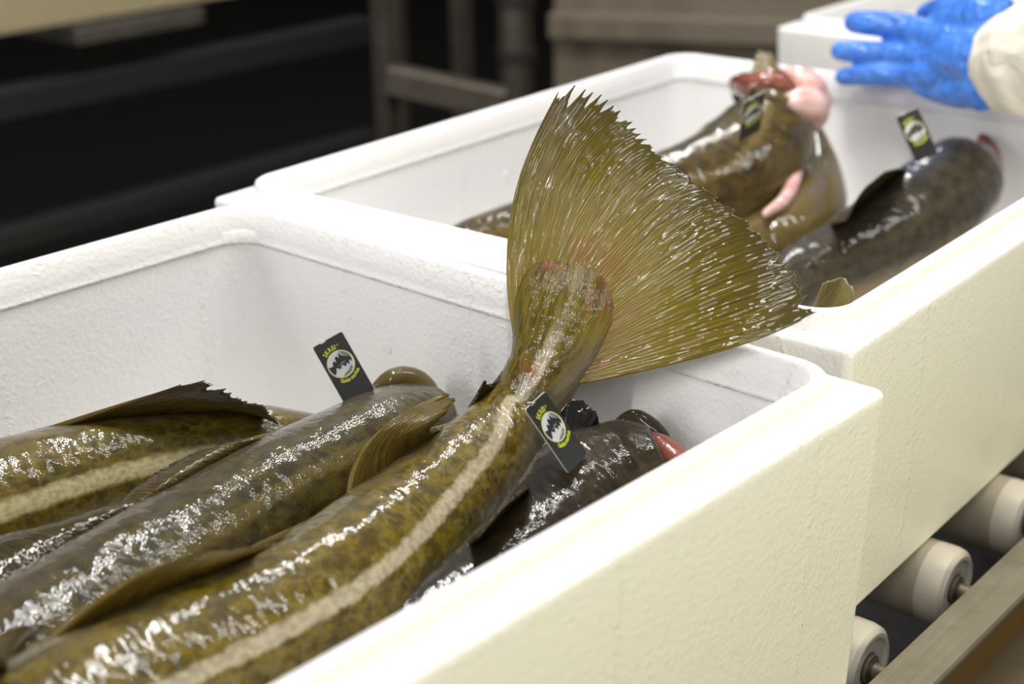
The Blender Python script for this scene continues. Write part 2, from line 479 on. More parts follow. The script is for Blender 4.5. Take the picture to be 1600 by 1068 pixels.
def lathe(name, prof, mat, parent, seg=32, axis='X'):
    vs_, fs = [], []
    for x, r in prof:
        for j in range(seg):
            t = 2 * math.pi * j / seg
            vs_.append((x, r * math.cos(t), r * math.sin(t)) if axis == 'X' else (r * math.cos(t), r * math.sin(t), x))
    for i in range(len(prof) - 1):
        for j in range(seg):
            a, b = i * seg + j, i * seg + (j + 1) % seg
            fs.append((a, a + seg, b + seg, b))
    fs.append(tuple(range(seg))); fs.append(tuple(reversed([(len(prof) - 1) * seg + j for j in range(seg)])))
    bm = bmesh.new(); me = bpy.data.meshes.new(name); me.from_pydata(vs_, [], fs)
    bm.from_mesh(me); bpy.data.meshes.remove(me)
    o = from_bm(name, bm, mat, parent, True)
    o.data.set_sharp_from_angle(angle=math.radians(35))
    return o

# ------------------------------------------------------------------ setting
FLOOR = -0.97
fl = bevel_box('floor', (-7, -4, FLOOR - .1), (5, 8, FLOOR), 0, M['floor']); tag(fl, kind='structure')
wb = bevel_box('wall_back', (-7, 6.5, FLOOR), (5, 6.7, 2.6), 0, M['wall']); tag(wb, kind='structure')
wl = bevel_box('wall_left', (-7.2, -4, FLOOR), (-7, 6.7, 2.6), 0, M['wall']); tag(wl, kind='structure')

# ------------------------------------------------------------------ foam boxes
BW, BL, BH = .30, .368, .2164         # half width, half length, height to the ledge
def make_box(label, loc, rotz):
    root = empty('foam_box', loc, rotz)
    tag(root, label, 'box', 'foam fish boxes on the roller conveyor')
    H = BH; tp = .0064; zt = H + .004
    body = [rr_ring(BW - tp - .004, BL - tp - .004, .006, 0), rr_ring(BW - tp, BL - tp, .008, .004), rr_ring(BW - .0002, BL - .0002, .007, H - .008),
            rr_ring(BW, BL, .007, H - .0035), rr_ring(BW - .001, BL - .001, .007, H - .001), rr_ring(BW - .0035, BL - .0035, .006, H), rr_ring(BW - .012, BL - .012, .02, H),
            rr_ring(BW - .026, BL - .026, .032, H - .0005), rr_ring(BW - .0296, BL - .0296, .03, H - .004),
            rr_ring(BW - .0312, BL - .0312, .03, H - .013), rr_ring(BW - .037, BL - .037, .032, .05), rr_ring(BW - .039, BL - .039, .034, .034), rr_ring(BW - .047, BL - .047, .03, .027), rr_ring(BW - .07, BL - .07, .02, .026)]
    b = loft('box_body', body, M['eps'], root, True, True)
    # raised ridge that the lid seats on
    def ring(d, z, r): return rr_ring(BW - d, BL - d, r, H + z)
    rim = [ring(.0140, -.003, .034), ring(.0145, .0006, .034), ring(.0160, .0030, .033), ring(.0172, .0095, .032), ring(.0182, .0122, .031), ring(.0200, .0135, .03),
           ring(.0240, .0135, .026), ring(.0258, .0126, .025), ring(.0270, .0108, .024), ring(.0300, -.0005, .024), ring(.0312, -.0060, .024), ring(.0315, -.0120, .026), ring(.0330, -.0140, .026)]
    rims = rim + [rim[0]]
    loft('rim', rims, M['eps'], root)
    # moulded pin marks on the inner faces
    for (x, y, z, ax) in ((-BW + .0325, .175 - BL + .368 - .175, .16, 0), (.12, BL - .0325, .15, 1), (-.10, BL - .0325, .15, 1)):
        bm = bmesh.new()
        mt = Matrix.Translation((x, y, z)) @ (Matrix.Rotation(math.radians(90), 4, 'Y') if ax == 0 else Matrix.Rotation(math.radians(90), 4, 'X'))
        bmesh.ops.create_cone(bm, cap_ends=True, segments=24, radius1=.0052, radius2=.0048, depth=.0036, matrix=mt)
        from_bm('mould_mark', bm, M['eps'], root)
    return root
A2 = 0.06825
box_front = make_box('nearest open white foam box, four cod inside, big tail over its end wall', (0, -BL - .006, -BH), 0)
_c, _s = math.cos(A2), math.sin(A2)
def in_box2(x, y): return (_c * x - _s * y, _s * x + _c * y)
x2, y2 = in_box2(-0.04602, 0.01601 + BL)
box_mid = make_box('middle open white foam box behind the raised tail, gloved hand on its far rim', (x2, y2, -BH), A2)
a3 = .06
x3 = -.4175 + math.cos(a3) * BW - math.sin(a3) * BL; y3 = .984 + math.sin(a3) * BW + math.cos(a3) * BL
box_far = make_box('farthest white foam box behind the blue gloved fingers', (x3, y3, -BH), a3)

# ------------------------------------------------------------------ roller conveyor
conv = empty('roller_conveyor', (0, .3, FLOOR)); tag(conv, 'steel roller conveyor carrying the white foam boxes', 'conveyor')
conv_inv = Matrix.Translation((0, -.3, -FLOOR))
def cpart(o): o.data.transform(conv_inv); o.parent = conv; return o
ZF = -.283
def rail(sx):
    bm = bmesh.new(); x0, x1 = .292, .3265; zt = -.219
    prof = [(x0, zt - .012), (x0, zt), (x1 - .0015, zt), (x1, zt - .0015), (x1, zt - .004), (x0 + .004, zt - .004), (x0 + .004, zt - .012)]
    vv = [[bm.verts.new((sx * x, y, z)) for x, z in prof] for y in (-1.3, 2.6)]
    n = len(prof)
    for i in range(n): bm.faces.new((vv[0][i], vv[0][(i + 1) % n], vv[1][(i + 1) % n], vv[1][i]))
    bm.faces.new(vv[0]); bm.faces.new(list(reversed(vv[1])))
    return cpart(from_bm('side_rail', bm, M['steel']))
rail(1); o = rail(-1); o.location.x = -.09
for x0, x1 in ((.302, .308), (-.398, -.392)):
    cpart(bevel_box('rail_web', (x0, -1.3, -.300), (x1, 2.6, -.2232), .001, M['web']))
    cpart(bevel_box('rail_flange', (min(x0, x1) if x0 > 0 else x0 - .04, -1.3, ZF - .005), (x1 + .045 if x0 > 0 else x1, 2.6, ZF), .001, M['beam']))
conv.location = (-.0094, .3, FLOOR); conv.rotation_euler = (0, 0, .036)
R = .0316
roll_me = cap_me = axle_me = None
for i in range(-8, 15):
    y = .1996 + .139 * i
    ro = lathe('roller', [(-.322, R), (.236, R)], M['roller'], None) if roll_me is None else link('roller', roll_me)
    if roll_me is None: roll_me = ro.data
    ro.parent = conv; ro.location = (.0115, y - .3, -.2484 - FLOOR)
    for sx in (1, -1):
        if cap_me is None:
            ca = lathe('roller_cap', [(.2335, R - .003), (.2335, R + .0002), (.246, R + .0002), (.252, R - .0012), (.255, R - .005), (.255, R - .008), (.2525, R - .0095), (.2535, R - .016), (.2525, R - .0195), (.250, R - .020), (.250, .004)], M['roller_cap'], None); cap_me = ca.data
            ax = lathe('axle', [(.2495, .0095), (.2515, .0105), (.2555, .0105), (.2575, .006), (.284, .006)], M['steel'], None, 16); axle_me = ax.data
        else: ca = link('roller_cap', cap_me); ax = link('axle', axle_me)
        for q in (ca, ax):
            q.parent = ro
            if sx < 0: q.rotation_euler = (0, 0, math.pi); q.location.x = -.1
for y in (-.92, -.36, .012, .56, 1.12, 1.68):
    cpart(bevel_box('cross_bar', (-.36, y - .022, -.300), (.279, y + .022, -.262), .003, M['steel_dark']))
for y in (-.9, .75, 2.3):
    for x in (.285, -.395):
        cpart(bevel_box('leg', (x - .02, y - .02, FLOOR), (x + .02, y + .02, -.32), .004, M['steel_dark']))
# ------------------------------------------------------------------ fish
def cod(label, loc):
    r = empty('cod', (0, 0, 0)); tag(r, label, 'fish', 'cod in the foam boxes'); return r

# --- cod with its tail raised over the end wall
codC = cod('olive cod with its big fan tail raised over the end of the nearest box', None)
spC = [(0.1073, -0.533, -0.09), (0.112, -0.4756, -0.088), (0.1165, -0.3856, -0.088), (0.1115, -0.2999, -0.09), (0.0871, -0.2036, -0.088), (0.0728, -0.1228, -0.074), (0.07103, -0.07964, -0.054), (0.0814, -0.06919, -0.02905), (0.08503, -0.05896, -0.00388), (0.08602, -0.04963, 0.01934), (0.08611, -0.0419, 0.03867), (0.08567, -0.03746, 0.04982)]
hwC = [(.045, .045), (.048, .048), (.050, .049), (.046, .045), (.040, .037), (.032, .026), (.0285, .0185), (.0285, .0125), (.037, .0080), (.043, .0036), (.036, .0018), (.012, .0004)]
dd = (-0.99891, -0.03372, 0.03236)
dC = [(-.7, 0, .72)] * 3 + [(-.7, 0, .72), (-.72, 0, .68), (-.78, -.15, .55), dd, dd, dd, dd, dd, dd]
bodyC, rowsC = fish_body('body', M['skin_olive'], spC, hwC, dC, codC, n=190, llang=96, seed=3, tail=(.66, .80), red=[((0.12381, -0.04283, 0.03192), .032), ((0.07063, -0.04053, 0.04389), .026), ((0.08364, -0.07873, -0.02084), .014)])
fin('tail_fin', M['fin_tail'],
    [(0.06495, -0.0698, -0.02866), (0.06238, -0.06275, -0.01072), (0.06681, -0.05726, 0.00249), (0.07521, -0.0539, 0.0099), (0.08647, -0.05279, 0.01137), (0.09633, -0.05539, 0.00373), (0.10264, -0.06161, -0.01259), (0.09889, -0.07018, -0.03357)],
    [(0.04464, 0.0003, 0.14909), (0.07749, 0.0002, 0.145), (0.12593, -0.00783, 0.11925), (0.16952, -0.01253, 0.10238), (0.21377, -0.01758, 0.08459), (0.23917, -0.02265, 0.06894), (0.26329, -0.02908, 0.05004), (0.26007, -0.03165, 0.04398)], codC,
    mid=[(0.02651, -0.03684, 0.05829), (0.05046, -0.02857, 0.07617), (0.07467, -0.02237, 0.08886), (0.10708, -0.02074, 0.08915), (0.13688, -0.02303, 0.07993), (0.16392, -0.02912, 0.06154), (0.18329, -0.03846, 0.0359), (0.19504, -0.04936, 0.00726)],
    rays=84, jag=.075, ridge=.00022, thick=(.0018, .0005), wav=.008, nv=46, seed=5, tear=.05, per=4)
fin('dorsal_fin', M['fin_olive'], ridge(rowsC, .345, .475), [(0.0611, -0.1381, -0.024), (0.0686, -0.1377, -0.026), (0.0722, -0.1439, -0.03), (0.0708, -0.1509, -0.036)], codC, mid=[(0.0585, -0.1996, -0.034), (0.0625, -0.1844, -0.036), (0.0684, -0.1737, -0.038), (0.0669, -0.1599, -0.042)], rays=20, jag=.1, seed=8, wav=.004)
fin('dorsal_fin', M['fin_dark'], ridge(rowsC, .49, .60), [(0.0562, -0.0975, -0.03), (0.0557, -0.094, -0.034), (0.0527, -0.0896, -0.04)], codC, rays=12, jag=.15, seed=9)
fin('dorsal_fin', M['fin_brown'], ridge(rowsC, .0, .10), [(0.1223, -0.4702, -0.02), (0.1219, -0.475, -0.022), (0.1161, -0.4777, -0.028)], codC, mid=[(0.1038, -0.485, -0.024), (0.1129, -0.4874, -0.026), (0.1163, -0.4868, -0.03)], rays=14, jag=.06, seed=16)
fin('dorsal_fin', M['fin_olive'], ridge(rowsC, .11, .325), [(0.112, -0.3828, -0.02), (0.114, -0.3665, -0.024), (0.1162, -0.3416, -0.03), (0.1168, -0.3175, -0.036)], codC, mid=[(0.1049, -0.4227, -0.026), (0.1073, -0.3979, -0.027), (0.1119, -0.3698, -0.032), (0.109, -0.3343, -0.038)], rays=22, jag=.08, seed=10, wav=.004)

# --- middle cod with the tag standing on its back
codB = cod('brown cod in the middle of the nearest box with an upright black tag', None)
spB = [(0.0262, -0.502, -0.105), (0.0202, -0.4435, -0.102), (0.011, -0.3766, -0.1), (0.0021, -0.3018, -0.095), (-0.0065, -0.2317, -0.09), (-0.015, -0.1556, -0.088), (-0.0248, -0.1015, -0.088), (-0.0309, -0.066, -0.088)]
hwB = [(.040, .042), (.043, .046), (.046, .049), (.045, .050), (.042, .048), (.037, .044), (.032, .036), (.021, .026)]
dB = [(-.62, 0, .78)] * 4 + [(-.6, 0, .8), (-.5, 0, .86), (-.4, 0, .9), (-.3, 0, .95)]
_, rowsB = fish_body('body', M['skin_brown'], spB, hwB, dB, codB, seed=11, llang=86, amp=.03)
fin('dorsal_fin', M['fin_brown'], ridge(rowsB, .64, .40), [(-0.0351, -0.2687, -0.05), (-0.0357, -0.294, -0.054), (-0.0337, -0.3137, -0.058), (-0.0293, -0.3284, -0.062)], codB, mid=[(-0.0168, -0.2449, -0.045), (-0.0153, -0.2787, -0.048), (-0.0143, -0.306, -0.052), (-0.0163, -0.3252, -0.058)], rays=30, jag=.1, seed=12, ridge=.0001)
fin('dorsal_fin', M['fin_dark'], ridge(rowsB, .46, .16), [(-0.0384, -0.3384, -0.062), (-0.0457, -0.3733, -0.064), (-0.0575, -0.4037, -0.064), (-0.0566, -0.436, -0.064)], codB, mid=[(-0.0159, -0.3169, -0.056), (-0.0228, -0.3571, -0.058), (-0.0281, -0.392, -0.06), (-0.0266, -0.4289, -0.06)], rays=30, jag=.1, seed=13, ridge=.0001)
blob('collar_flap', M['skin_brown'], [[(-0.0495, -0.0966, -0.066, 0.006), (-0.045, -0.0868, -0.062, 0.009), (-0.0411, -0.0742, -0.064, 0.01), (-0.0335, -0.0678, -0.07, 0.01), (-0.0231, -0.0681, -0.076, 0.008)], [(-0.0487, -0.0837, -0.07, 0.012), (-0.0422, -0.0722, -0.072, 0.014), (-0.0355, -0.0636, -0.08, 0.012)]], codB)

# --- left cod with the pale lateral line
codA = cod('cod with a pale side line along the left wall of the nearest box', None)
spA = [(-0.1866, -0.4034, -0.11), (-0.1717, -0.3573, -0.105), (-0.1657, -0.3039, -0.105), (-0.155, -0.2499, -0.105), (-0.135, -0.1992, -0.105), (-0.1127, -0.1593, -0.105), (-0.094, -0.1156, -0.115)]
hwA = [(.044, .048), (.044, .048), (.041, .045), (.037, .041), (.032, .035), (.027, .029), (.02, .02)]
dA = [(-.5, 0, .86)] * 7
_, rowsA = fish_body('body', M['skin_pale'], spA, hwA, dA, codA, seed=21, llang=100)
fin('dorsal_fin', M['fin_brown'], ridge(rowsA, .34, .84), [(-0.1025, -0.2098, -0.036), (-0.0886, -0.2032, -0.04), (-0.081, -0.1953, -0.048), (-0.0706, -0.1824, -0.056), (-0.0586, -0.179, -0.068)], codA, rays=26, jag=.1, tear=.12, seed=22, wav=.004, per=7)

# --- dark cod against the right wall
codD = cod('dark cod half hidden behind the right rim of the nearest box, black tag against it', None)
spD = [(0.1489, -0.3305, -0.12), (0.1514, -0.2752, -0.118), (0.1568, -0.2274, -0.112), (0.1594, -0.1781, -0.106), (0.16, -0.1322, -0.098), (0.1612, -0.1009, -0.086), (0.1697, -0.0762, -0.072), (0.1815, -0.064, -0.062)]
hwD = [(.030, .030), (.033, .032), (.036, .034), (.042, .037), (.050, .042), (.052, .042), (.042, .034), (.024, .024)]
dD = [(-.55, 0, .83)] * 8
_, rowsD = fish_body('body', M['skin_dark'], spD, hwD, dD, codD, seed=31)
fin('dorsal_fin', M['fin_black'], ridge(rowsD, .62, .80, .8), [(0.1242, -0.1063, -0.034), (0.1232, -0.0876, -0.026), (0.1433, -0.089, -0.03), (0.1448, -0.0869, -0.04)], codD, rays=5, jag=.10, tear=.35, seed=36, ridge=.0001, wav=.001, per=10)
fin('dorsal_fin', M['fin_dark'], ridge(rowsD, .36, .56), [(0.1831, -0.2373, -0.045), (0.1755, -0.2088, -0.04), (0.1685, -0.1834, -0.04)], codD, rays=10, jag=.1, seed=33)
blob('collar_flap', M['skin_dark'], [[(0.1424, -0.0628, -0.05, 0.006), (0.1498, -0.0577, -0.046, 0.008), (0.1596, -0.0534, -0.05, 0.008), (0.1708, -0.0525, -0.056, 0.006)]], codD)
blob('cut_flesh', M['blood'], [[(0.167, -0.061, -0.055, 0.008), (0.1798, -0.0618, -0.058, 0.01), (0.1897, -0.0643, -0.062, 0.01)]], codD)

# --- back box: gutted cod with its neck against the far wall
codE = cod('gutted cod in the middle box with pink flesh bulging at its neck', None)
spE = [(-0.2278, 0.1509, -0.065), (-0.2204, 0.1934, -0.065), (-0.1974, 0.2837, -0.065), (-0.1763, 0.3748, -0.065), (-0.1538, 0.4587, -0.06), (-0.147, 0.5178, -0.04), (-0.1547, 0.5686, -0.012), (-0.1509, 0.5732, 0.02)]
hwE = [(.016, .014), (.026, .024), (.036, .034), (.046, .043), (.056, .048), (.058, .046), (.048, .040), (.026, .026)]
dE = [(-.6, 0, .8)] * 4 + [(-.7, .1, .7), (-.8, .1, .5), (-.9, .2, .3), (-.9, .2, .3)]
fish_body('body', M['skin_back'], spE, hwE, dE, codE, seed=41, llang=92)
blob('belly_flap', M['skin_back'], [[(-0.1575, 0.66, -0.04, 0.011), (-0.1197, 0.6119, -0.07, 0.024), (-0.0855, 0.5435, -0.09, 0.036), (-0.0748, 0.4762, -0.1, 0.038), (-0.1003, 0.4421, -0.11, 0.03)]], codE)
blob('flesh', M['flesh'], [[(-0.1648, 0.6191, 0.024, 0.014), (-0.149, 0.6223, 0.016, 0.02), (-0.138, 0.6365, 0, 0.014)], [(-0.1301, 0.5706, 0.008, 0.016), (-0.1262, 0.5922, 0, 0.024), (-0.1296, 0.5846, -0.018, 0.012)]], codE)
blob('belly_edge', M['flesh'], [[(-0.1168, 0.5689, -0.04, 0.004), (-0.0934, 0.523, -0.05, 0.007), (-0.0746, 0.4734, -0.06, 0.008), (-0.0718, 0.4357, -0.065, 0.005)]], codE)
fin('collar_fin', M['fin_pale'], [(-0.2559, 0.6802, 0), (-0.2436, 0.6911, 0.002), (-0.2271, 0.7008, 0.004)], [(-0.2623, 0.7015, 0.03), (-0.2526, 0.7091, 0.03), (-0.2313, 0.701, 0.015)], codE, rays=8, jag=.2, seed=42)
blob('gill_collar', M['blood'], [[(-0.2224, 0.6044, 0.012, 0.011), (-0.1866, 0.5846, 0.018, 0.015), (-0.1695, 0.5945, 0.022, 0.016), (-0.1574, 0.6033, 0.014, 0.012)]], codE)
fin('neck_fin', M['fin_black'], [(-0.225, 0.6075, -0.012), (-0.2214, 0.6195, 0.004), (-0.2044, 0.6239, 0.016)], [(-0.2355, 0.6138, -0.004), (-0.2434, 0.6352, 0.014), (-0.2123, 0.6288, 0.026)], codE, rays=7, jag=.3, seed=43)

# --- back box: dark grey cod along the right wall
codF = cod('dark grey cod along the right wall of the middle box with a black tag', None)
spF = [(-0.0306, 0.3102, -0.14), (-0.0191, 0.354, -0.125), (-0.0154, 0.4122, -0.115), (0.005, 0.4744, -0.1), (0.0193, 0.5446, -0.082), (0.0219, 0.6117, -0.068), (0.0234, 0.6559, -0.056), (0.0246, 0.683, -0.048)]
hwF = [(.026, .024), (.030, .029), (.034, .034), (.042, .042), (.047, .046), (.048, .045), (.042, .038), (.026, .024)]
dF = [(-.5, .1, .85)] * 8
_, rowsF = fish_body('body', M['skin_grey'], spF, hwF, dF, codF, seed=51, amp=.05)
fin('dorsal_fin', M['fin_dark'], ridge(rowsF, .40, .66), [(0.0494, 0.3787, -0.035), (0.0426, 0.4103, -0.02), (0.0416, 0.4443, -0.008), (0.0466, 0.4617, -0.006)], codF, rays=14, jag=.12, seed=52)
blob('cut_flesh', M['blood'], [[(0.015, 0.7073, -0.03, 0.007), (0.0301, 0.6979, -0.042, 0.01), (0.0542, 0.6591, -0.06, 0.01)]], codF)
fin('tail_fin', M['fin_pale'], [(0.1739, 0.11, -0.02), (0.1807, 0.1074, -0.02), (0.1844, 0.1125, -0.022)], [(0.1854, 0.1069, 0.012), (0.1938, 0.1239, 0.014), (0.209, 0.111, 0.006), (0.2036, 0.1122, -0.004)], codF, rays=10, jag=.06, seed=53)

# ------------------------------------------------------------------ tags
def text_arc(name, txt, size, radius, centre, a0, a1, below, mat, parent, z):
    """letters one by one along an arc of the emblem, joined into one print"""
    bm = bmesh.new(); n = len(txt)
    adv = []
    for ch in txt:
        cu = bpy.data.curves.new('glyph', 'FONT'); cu.body = ch if ch != ' ' else 'i'; cu.size = size; cu.extrude = size * .02; cu.align_x = 'CENTER'; cu.resolution_u = 2
        cu.offset = size * .028
        ob = bpy.data.objects.new('glyph', cu); C.objects.link(ob)
        dg = bpy.context.evaluated_depsgraph_get(); dg.update()
        me = bpy.data.meshes.new_from_object(ob.evaluated_get(dg))
        xs = [v.co.x for v in me.vertices]; adv.append((me, max(xs) - min(xs) if xs else size * .3, (max(xs) + min(xs)) / 2 if xs else 0, ch))
        bpy.data.objects.remove(ob); bpy.data.curves.remove(cu)
    gap = size * .13; sx = .8
    tot = sum(a[1] * sx + gap for a in adv); s = 0
    for me, wdt, cx, ch in adv:
        s += (wdt * sx + gap) / 2; f = s / tot; s += (wdt * sx + gap) / 2
        ang = math.radians(a0 + (a1 - a0) * f)
        if ch != ' ':
            pos = Vector((centre[0] + radius * math.cos(ang), centre[1] + radius * math.sin(ang), z))
            rot = ang - math.pi / 2 if not below else ang + math.pi / 2
            mt = Matrix.Translation(pos) @ Matrix.Rotation(rot, 4, 'Z') @ Matrix.Diagonal((sx, 1, 1, 1)) @ Matrix.Translation((-cx, 0 if not below else -size * .0, 0))
            if ch == '\u00ae': mt = mt @ Matrix.Translation((cx - size * .12, size * .42, 0)) @ Matrix.Scale(.42, 4) @ Matrix.Translation((-cx, 0, 0))
            me.transform(mt); bm.from_mesh(me)
        bpy.data.meshes.remove(me)
    return from_bm(name, bm, mat, parent)

TW, TH = .0229, .0462
def poly(name, pts, z, th, mat, parent):
    bm = bmesh.new()
    f = bm.faces.new([bm.verts.new((x, y, z)) for x, y in pts])
    r = bmesh.ops.extrude_face_region(bm, geom=[f])
    for v in r['geom']:
        if isinstance(v, bmesh.types.BMVert): v.co.z += th
    bmesh.ops.triangulate(bm, faces=[f for f in bm.faces if len(f.verts) > 4])
    return from_bm(name, bm, mat, parent)
def card_outline(w, h, r, notch=True):
    pts = []
    for cx, cy, s in ((w / 2 - r, h - r, 0), (-w / 2 + r, h - r, 90), (-w / 2 + r, r, 180), (w / 2 - r, r, 270)):
        for i in range(5):
            t = math.radians(s + 22.5 * i); pts.append((cx + r * math.cos(t), cy + r * math.sin(t)))
        if notch and s == 0: pts += [(-w * .10, h), (-w * .13, h - .0009), (-w * .22, h - .0009), (-w * .25, h)]
    return pts
tag_proto = None
def make_tag():
    root = empty('fish_tag')
    poly('card', card_outline(TW, TH, .0014), 0, .0005, M['tag_black'], root)
    poly('backing', card_outline(TW + .0006, TH + .0006, .0016), -.0004, .0004, M['tag_white'], root)
    cy = TH - .0193; R0 = .0093
    circ = lambda r, n=40: [(r * math.cos(2 * math.pi * i / n), cy + r * math.sin(2 * math.pi * i / n)) for i in range(n)]
    poly('emblem_ring', circ(R0 + .0005), .0005, .00006, M['print_lime'], root)
    em = poly('emblem_disc', circ(R0), .00056, .00006, M['emblem'], root)
    K = .99 * R0
    def pp(*q): return [(x * K, cy + y * K) for x, y in q]
    poly('sky_patch', pp((.30, .93), (.62, .76), (.86, .48), (.95, .2), (.80, .28), (.55, .38), (.42, .55)), .00062, .00004, M['emblem_grey'], em)
    poly('mountain', pp((-.97, .17), (-.60, .10), (-.52, .36), (-.36, .44), (-.26, .24), (-.20, .60), (-.03, .70), (.08, .46), (.20, .88), (.34, .56), (.50, .42), (.66, .30), (.80, .34), (.93, .05), (.82, -.22), (.70, .0), (.56, -.34), (.42, -.12), (.26, -.36), (.06, -.08), (-.20, -.34), (-.44, -.10), (-.62, -.44), (-.80, -.55), (-.93, -.20)), .00066, .00005, M['print_black'], em)
    poly('snow_patch', pp((-.30, .02), (-.10, -.05), (.10, .12), (.34, .06), (.50, .18), (.30, -.04), (.05, -.02), (-.12, -.14)), .00071, .00003, M['emblem_grey'], em)
    poly('shore_patch', pp((-.30, -.92), (0, -.75), (.30, -.66), (.62, -.40), (.70, -.62), (.40, -.86), (.0, -.96)), .00062, .00004, M['emblem_grey'], em)
    text_arc('lettering', 'SKREI\u00ae', .0044, R0 + .0016, (0, cy), 128, 62, False, M['print_lime'], root, .00055)
    text_arc('lettering', 'Gadus morhua', .0039, R0 + .0038, (0, cy), 240, 318, True, M['print_lime'], root, .00055)
    bm = bmesh.new()
    bmesh.ops.create_cone(bm, cap_ends=True, segments=8, radius1=.0005, radius2=.0003, depth=.005, matrix=Matrix.Translation((-.0038, TH + .0008, 0)) @ Matrix.Rotation(math.radians(70), 4, 'Y') @ Matrix.Rotation(.6, 4, 'X'))
    from_bm('pin', bm, M['tag_white'], root)
    return root
def place_tag(label, bottom, X, Y, s=1.0):
    global tag_proto
    if tag_proto is None: tag_proto = o = make_tag()
    else:
        o = tag_proto.copy(); C.objects.link(o)
        for ch in list(tag_proto.children):
            c = ch.copy(); C.objects.link(c); c.parent = o
            for g in ch.children:
                d = g.copy(); C.objects.link(d); d.parent = c
    X = Vector(X).normalized(); Y = Vector(Y); Y = (Y - X * Y.dot(X)).normalized(); Z = X.cross(Y)
    o.matrix_world = Matrix(((X.x, Y.x, Z.x, bottom[0]), (X.y, Y.y, Z.y, bottom[1]), (X.z, Y.z, Z.z, bottom[2]), (0, 0, 0, 1))) @ Matrix.Scale(s, 4)
    tag(o, label, 'tag', 'black fish tags'); return o
place_tag('black tag standing upright on the brown middle cod, leftmost of the four', (-0.0336, -0.1276, -0.0587), (0.5306, 0.7202, 0.4492), (-0.5772, -0.0897, 0.8159), 1.0)
place_tag('black white-edged tag leaning against the raised olive cod, beside the black fin', (0.1658, -0.1332, -0.0439), (-0.2258, 1.3181, 0.1898), (-0.5623, -0.0763, 0.8156), 1.0)
place_tag('dim blurred black tag lying on the gutted cod beside the pink flesh', (-0.1142, 0.4657, -0.0009), (0.3016, 0.8675, 0.2983), (0.5288, -0.0444, 1.0611), 1.15)
place_tag('blurred black tag standing upright on the dark grey cod, rightmost of the four', (0.0425, 0.5305, -0.0099), (0.5753, 0.7135, 0.3604), (-0.5248, -0.0278, 0.8428), 1.0)

# ------------------------------------------------------------------ gloved hand and sleeve
pers = empty('person', (0.0352, 0.6791, 0.0638)); tag(pers, 'person reaching in with a blue glove and white sleeve over the middle box', 'person')
pinv = Matrix.Translation(-Vector(pers.location))
def ppart(o): o.data.transform(pinv); o.parent = pers; return o
def ch(*q): return q
g = blob('glove', M['glove'], [
    [(-0.147, 0.7138, 0.0715, 0.0125), (-0.1242, 0.7133, 0.0726, 0.014), (-0.0932, 0.7192, 0.0717, 0.015), (-0.0591, 0.7117, 0.0677, 0.018), (0.0006, 0.6931, 0.0673, 0.026)],
    [(-0.1515, 0.6944, 0.0427, 0.011), (-0.1246, 0.6977, 0.044, 0.0125), (-0.0915, 0.7066, 0.0452, 0.013), (-0.0564, 0.7033, 0.0472, 0.017), (0.0036, 0.6894, 0.0552, 0.028)],
    [(-0.1399, 0.6845, 0.0179, 0.0098), (-0.1114, 0.6911, 0.0226, 0.0115), (-0.0813, 0.6981, 0.0253, 0.0125), (-0.0445, 0.6907, 0.0305, 0.017), (0.0089, 0.6811, 0.0442, 0.03)],
    [(-0.0678, 0.7225, 0.021, 0.009), (-0.0549, 0.6911, 0.0217, 0.0105), (-0.0348, 0.6856, 0.0179, 0.012), (0.0019, 0.6713, 0.024, 0.018), (0.0348, 0.6647, 0.0373, 0.026)],
    [(-0.0948, 0.7719, 0.078, 0.011), (-0.0761, 0.7636, 0.0851, 0.013), (-0.045, 0.7366, 0.0904, 0.017), (-0.0031, 0.7045, 0.0814, 0.026)],
    [(-0.0098, 0.6892, 0.0504, 0.032), (0.0312, 0.6739, 0.0609, 0.034), (0.0668, 0.6672, 0.0694, 0.033)],
    [(-0.0625, 0.742, 0.0758, 0.016), (-0.0274, 0.7181, 0.0802, 0.026), (0.0103, 0.7024, 0.0954, 0.028)],
    [(0.0001, 0.6735, 0.0312, 0.018), (0.0309, 0.6615, 0.0244, 0.016)]], None, voxel=.0024, smooth=5)
ppart(g)
sl = blob('sleeve', M['cloth'], [[(0.0466, 0.6853, 0.0559, 0.043), (0.0556, 0.6799, 0.0579, 0.053), (0.0697, 0.6738, 0.0631, 0.054), (0.0836, 0.6667, 0.0671, 0.06), (0.0983, 0.661, 0.0722, 0.056), (0.1154, 0.6569, 0.0761, 0.062), (0.1762, 0.6355, 0.096, 0.062), (0.2877, 0.6143, 0.139, 0.066), (0.3335, 0.7194, 0.2584, 0.075), (0.3319, 0.884, 0.4615, 0.085)]], None, voxel=.005, smooth=3)
ppart(sl)

# ------------------------------------------------------------------ machinery in the dark behind
def rect_tube(name, a, b, wx, mat, parent=None):
    a, b = Vector(a), Vector(b); d = b - a
    bm = bmesh.new(); bmesh.ops.create_cube(bm, size=1)
    for v in bm.verts: v.co = Vector((v.co.x * wx, v.co.y * wx, v.co.z * d.length))
    bmesh.ops.bevel(bm, geom=list(bm.edges), offset=wx * .08, segments=2, affect='EDGES', profile=.5)
    q = d.to_track_quat('Z', 'Y') if abs(d.normalized().z) < .95 else Matrix.Identity(3).to_quaternion()
    bmesh.ops.transform(bm, matrix=Matrix.Translation((a + b) / 2) @ q.to_matrix().to_4x4(), verts=bm.verts)
    return from_bm(name, bm, mat, parent)
def group_at(name, loc, label, cat):
    e = empty(name, loc); tag(e, label, cat); return e
def into(e, *os_):
    for o in os_: o.data.transform(Matrix.Translation(-e.location)); o.parent = e
p1 = Vector((-1.4879, 1.2758, -0.2274)); p2 = Vector((-1.6186, 1.6272, -0.2987)); b1 = (-1.4795, 1.2698, -0.253); b2 = (-1.295, 1.4108, -0.3024)
